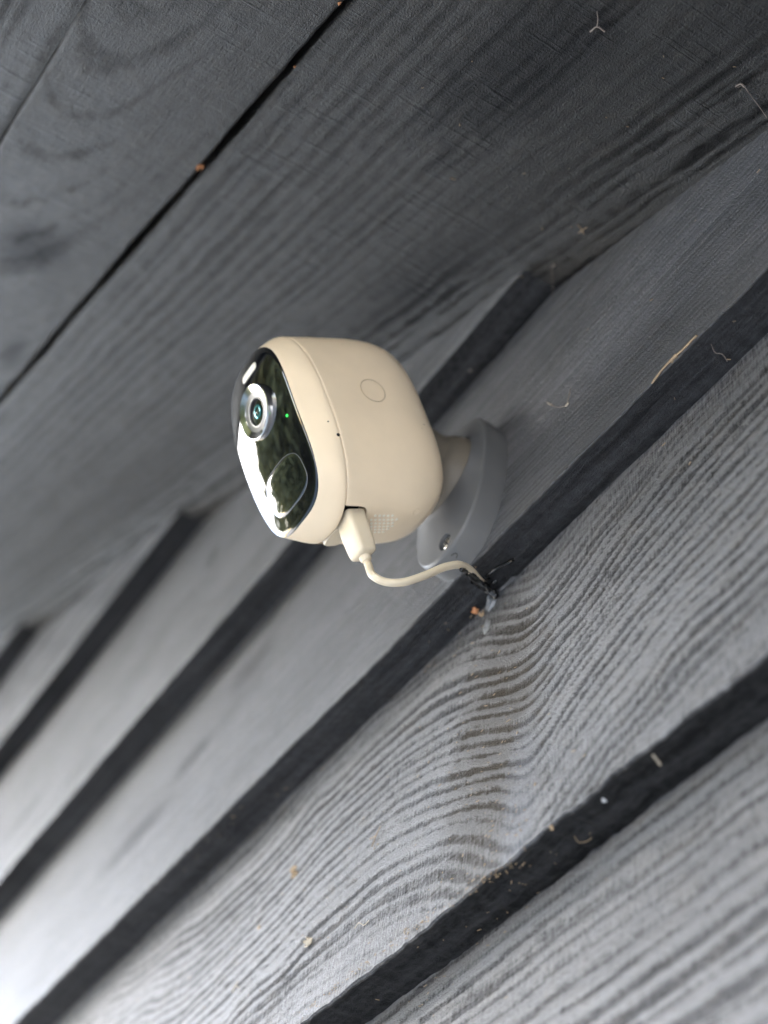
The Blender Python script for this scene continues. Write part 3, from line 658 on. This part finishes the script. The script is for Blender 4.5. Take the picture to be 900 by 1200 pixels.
me = tube_mesh('cord', [list(Mc @ p) for p in path], .00160, n=16, sub=10); link('cord', me, M_cream_c, cable)

# ------------------------------------------------------------------ sealant, leaf scraps, straw and cobwebs
def bits(name, label, cat, px, py, shapes, mat, group=None, lift=.0006):
    """a scrap seated on the surface: shapes = list of (polyline of pixel offsets, radius)"""
    loc, nor, _ = at(px, py); o = empty(name, Matrix.Translation(loc)); tag(o, label, cat, group)
    V, Q, NG, base_i = [], [], [], 0
    for pts, rad in shapes:
        wp = []
        for dx, dy in pts:
            l2, n2, ob = at(px+dx, py+dy)
            if (l2-loc).length > .06: l2, n2 = loc, nor
            wp.append(list(l2+n2*lift-loc))
        yield_me = tube_mesh('t', wp, rad*(.42 if rad < .00055 else .55), n=6, sub=4, wob=.18, seed=int(px+py))
        nv = len(yield_me.vertices); co = np.empty(nv*3, np.float32); yield_me.vertices.foreach_get('co', co); V.append(co.reshape(-1, 3))
        for p in yield_me.polygons: NG.append([i+base_i for i in p.vertices])
        base_i += nv; bpy.data.meshes.remove(yield_me)
    me = raw_mesh(name, np.concatenate(V), None, None, ngons=NG)
    bpy.data.objects.remove(o)
    ob = link(name, me, mat); ob.location = loc; tag(ob, label, cat, group); return ob
def flake(name, label, cat, px, py, r, mat, group=None, seed=1, tilt=.5, parts=2):
    loc, nor, _ = at(px, py); rg = random.Random(seed); V, Q, NG, b = [], [], [], 0
    for k in range(parts):
        q = (nor+Vector((rg.uniform(-1, 1), rg.uniform(-1, 1), rg.uniform(-1, 1)))*tilt).normalized().to_track_quat('Z', 'Y')
        off = Vector((rg.uniform(-.6, .6), rg.uniform(-.6, .6), rg.uniform(.05, .3)))*r*(1.3 if k else .4)
        n = 9; ring = []; rad = [r*rg.uniform(.4, 1.0) for _ in range(n)]
        for h in (-.00018, .00018):
            for i in range(n):
                a = i/n*2*math.pi; V.append(list(q @ Vector((rad[i]*math.cos(a), rad[i]*math.sin(a)*.7, h+.25*rad[i]*math.cos(2*a)*.6))+nor.to_track_quat('Z', 'Y') @ off))
        for i in range(n): NG.append([b+i, b+(i+1) % n, b+n+(i+1) % n, b+n+i])
        NG.append([b+i for i in range(n)][::-1]); NG.append([b+n+i for i in range(n)]); b += 2*n
    ob = link(name, raw_mesh(name, V, ngons=NG, smooth=False), mat); ob.location = loc; return tag(ob, label, cat, group)
# sealant round the hole
loc, nor, _ = at(572, 690)
seal = empty('sealant', Matrix.Translation(loc)); tag(seal, 'messy black sealant with grey smear around the cable hole', 'sealant')
def rel(px, py, y): return list(ray_y(px, py, y)-loc)
strand_sets = [([(541, 668, .037), (548, 668.5, .031), (556, 675, .025), (563, 681, .017)], .0009), ([(549, 672, .027), (558, 680, .0215), (566, 684, .013), (573, 690, .006)], .0013),
    ([(556, 680, .016), (563, 686, .011), (570, 689, .006), (580, 694, .002)], .0016), ([(566, 679, .014), (574, 672, .012), (586, 664, .010), (602, 656, .009)], .0007), ([(577, 684, .006), (588, 674, .0045), (604, 661, .003), (622, 647, .002)], .0011),
    ([(574, 680, .010), (571, 675, .011), (575, 671, .010)], .0008), ([(568, 690, .006), (577, 695, .003), (583, 699, .001)], .0013)]
for k, (pts, rad) in enumerate(strand_sets):
    link('strand', tube_mesh('strand', [rel(*p) for p in pts], rad, n=10, sub=6, wob=.2, seed=k), M_goo, seal)
def blob(name, pts, mat, seed, lift=.0012):
    rg = random.Random(seed); C = [at(*p)[:2] for p in pts]; cx = sum((c for c, _ in C), Vector())/len(C); nn = sum((n for _, n in C), Vector()).normalized()
    V = [list(c-loc+n*.0002) for c, n in C]+[list((c*.6+cx*.4)-loc+nn*lift*rg.uniform(.6, 1.2)) for c, n in C]+[list(cx-loc+nn*lift)]
    n = len(C); Q = [(i, (i+1) % n, n+(i+1) % n, n+i) for i in range(n)]; Tt = [(n+i, n+(i+1) % n, 2*n) for i in range(n)]
    me = raw_mesh(name, V, Q, Tt); bm = bmesh.new(); bm.from_mesh(me); bmesh.ops.recalc_face_normals(bm, faces=bm.faces); bmesh.ops.subdivide_edges(bm, edges=bm.edges, cuts=2, use_grid_fill=True, smooth=.3)
    for v in bm.verts: v.co += Vector((rg.uniform(-1, 1), rg.uniform(-1, 1), rg.uniform(-1, 1)))*.00022
    for f in bm.faces: f.smooth = True
    bm.to_mesh(me); bm.free(); return link(name, me, mat, seal)
blob('smear', [(572, 697), (577, 700), (582, 699), (583, 703), (579, 710), (573, 717), (569, 715), (571, 706)], M_smear, 3)
blob('smear', [(582, 692), (590, 685), (601, 675), (606, 673), (598, 683), (588, 693)], M_smeard, 4, .0005)
blob('smear', [(571, 725), (576, 728), (573, 738), (568, 744), (566, 738)], M_smear, 5, .0005)
bpy.context.view_layer.update(); DG = bpy.context.evaluated_depsgraph_get()
flake('leaf_scrap', 'orange brown leaf scrap caught beside the sealed cable hole', 'leaf scrap', 558, 714, .0022, M_leaf, 'dry leaf scraps', 3, .8, 3)
flake('leaf_scrap', 'tan curled leaf scrap just below the cable hole', 'leaf scrap', 565, 722, .0020, M_tan, 'dry leaf scraps', 5, .8, 3)
flake('leaf_scrap', 'orange leaf scrap stuck in the gap between soffit planks', 'leaf scrap', 235, 194, .0020, M_leaf, 'dry leaf scraps', 9, .5, 3)
flake('leaf_scrap', 'small orange scrap high in the soffit gap at the top edge', 'leaf scrap', 398, 3, .0012, M_leaf, 'dry leaf scraps', 11, .5, 2)
flake('leaf_scrap', 'tiny brown scrap lower on the soffit gap than the orange pair', 'leaf scrap', 346, 78, .0007, M_leaf, 'dry leaf scraps', 12, .5, 2)
bits('straw_strip', 'long tan straw strip along the lower edge of the upper board', 'straw', 790, 420, [([(28, -26), (18, -16), (8, -6), (-2, 3), (-14, 16), (-26, 28)], .0008), ([(5, -4), (-3, 5)], .0014)], M_tan, 'dry straw bits')
bits('spider_husk', 'pale three legged spider husk on the soffit near the top', 'husk', 700, 30, [([(0, 0), (1, -8), (0, -18)], .0005), ([(-8, 6), (0, 0), (9, 6)], .0006)], M_web, 'spider husks')
bits('spider_husk', 'tangled tan husk on the dark ridges of the soffit', 'husk', 682, 268, [([(-5, -6), (0, 0), (2, 5)], .0005), ([(6, -3), (0, 1), (-4, 4)], .0004)], M_tan, 'spider husks')
bits('cobweb_string', 'dusty cobweb string hanging at the right edge of the soffit', 'cobweb', 872, 104, [([(-8, -3), (0, -4), (6, 4), (18, 20), (27, 33)], .00035), ([(-10, -4), (-4, -7), (1, -3)], .0007)], M_web, 'cobweb strings')
bits('cobweb_string', 'short dusty cobweb string on the soffit above the board end', 'cobweb', 648, 322, [([(4, -12), (-1, -11), (0, 0), (0, 14), (1, 32)], .0003), ([(-1, -10), (2, -13)], .0006)], M_web, 'cobweb strings')
bits('cobweb_string', 'squiggly pale cobweb string on the board right of the mount', 'cobweb', 662, 475, [([(-18, -1), (-8, 3), (2, 1), (6, -10), (8, -20)], .00035), ([(-20, -3), (-14, 0)], .0005), ([(2, 2), (6, -2)], .0007)], M_pale, 'cobweb strings')
bits('cobweb_string', 'curly cobweb string on the dark underside at the right', 'cobweb', 838, 410, [([(-5, -8), (0, 2), (8, 4), (14, 12)], .0004)], M_web, 'cobweb strings')
bits('straw_stick', 'pale stick jutting over the lower board edge', 'stick', 768, 887, [([(-4, -5), (1, 0), (6, 6)], .0007)], M_pale, 'dry straw bits', .001)
flake('white_flake', 'white flake lying under the edge of the stained board', 'flake', 707, 938, .0011, M_white, None, 21, .5, 2)
flake('leaf_scrap', 'tan speck on the edge at the foot of the white band', 'leaf scrap', 646, 971, .0011, M_tan, 'dry leaf scraps', 22, .5, 3)
bits('straw_curl', 'thin tan straw curl under the edge of the stained board', 'straw', 682, 981, [([(-9, -3), (-4, 4), (6, 3), (11, -1)], .0003)], M_tan, 'dry straw bits')
flake('bark_crumb', 'brown crumb clinging to the pale board, leftmost', 'crumb', 345, 1023, .0026, M_tan, 'crumbs on the board', 31, .8, 5)
flake('bark_crumb', 'pale tan crumb low on the board near its edge', 'crumb', 361, 1105, .0024, M_pale, 'crumbs on the board', 32, .8, 6)
bits('straw_curl', 'forked tan straw bit in the middle of the pale board', 'straw', 442, 978, [([(5, -9), (0, 2), (-5, 15)], .0004), ([(0, 2), (-7, 6)], .0004)], M_tan, 'dry straw bits')
bits('straw_curl', 'crooked pale straw bit beside the lower board edge', 'straw', 426, 1083, [([(-9, 6), (-4, -1), (2, 2), (8, -4)], .0004)], M_pale, 'dry straw bits')
bits('straw_curl', 'pale straw bit at the bottom left of the board', 'straw', 277, 1156, [([(-4, 8), (0, 0), (3, -6)], .0005), ([(0, 0), (5, 2)], .0004)], M_pale, 'dry straw bits')
flake('bark_crumb', 'small tan crumb left of the pale crumb', 'crumb', 304, 1086, .0014, M_tan, 'crumbs on the board', 33, .5, 2)
flake('bark_crumb', 'small tan crumb on the underside of the board above the camera', 'crumb', 551, 434, .0012, M_web, 'crumbs on the board', 34, .5, 2)
# fine crumbs and fibres nobody could count
rg = random.Random(4); V, NG, b = [], [], 0
def crumb(px, py, r):
    global b
    l2, n2, ob = at(px, py); q = (n2+Vector((rg.uniform(-1, 1), rg.uniform(-1, 1), rg.uniform(-1, 1)))*.7).normalized().to_track_quat('Z', 'Y')
    L = r*rg.uniform(1, 3.5)
    for s in (-1, 1):
        for a in range(4): V.append(list(l2+n2*r*.4+q @ Vector((L*s, r*.5*math.cos(a*math.pi/2), r*.5*math.sin(a*math.pi/2)))))
    for a in range(4): NG.append([b+a, b+(a+1) % 4, b+4+(a+1) % 4, b+4+a])
    NG.append([b+3, b+2, b+1, b]); NG.append([b+4, b+5, b+6, b+7]); b += 8
for k in range(340):
    z = rg.random()
    if z < .34: px, py = rg.gauss(580, 45), rg.gauss(960, 60)
    elif z < .5: px, py = rg.gauss(560, 30), rg.gauss(800, 60)
    elif z < .75: px, py = rg.uniform(150, 620), rg.uniform(880, 1195)
    elif z < .85: px, py = rg.uniform(480, 895), rg.uniform(20, 560)
    else: continue
    if 20 < px < 895 and 5 < py < 1195: crumb(px, py, rg.choice((.00018, .00022, .00028, .00036)))
for k in range(110):                            # fibres along the frayed lower edge
    t = rg.random(); px = 352+t*255+rg.gauss(0, 2); py = 1192-t*185*1.0+rg.gauss(0, 3)-8*math.sin(t*3.14)
    crumb(px, py, rg.choice((.00018, .00025, .0003)))
me = raw_mesh('debris', V, ngons=NG, smooth=False); tag(link('debris', me, M_tan), kind='stuff')
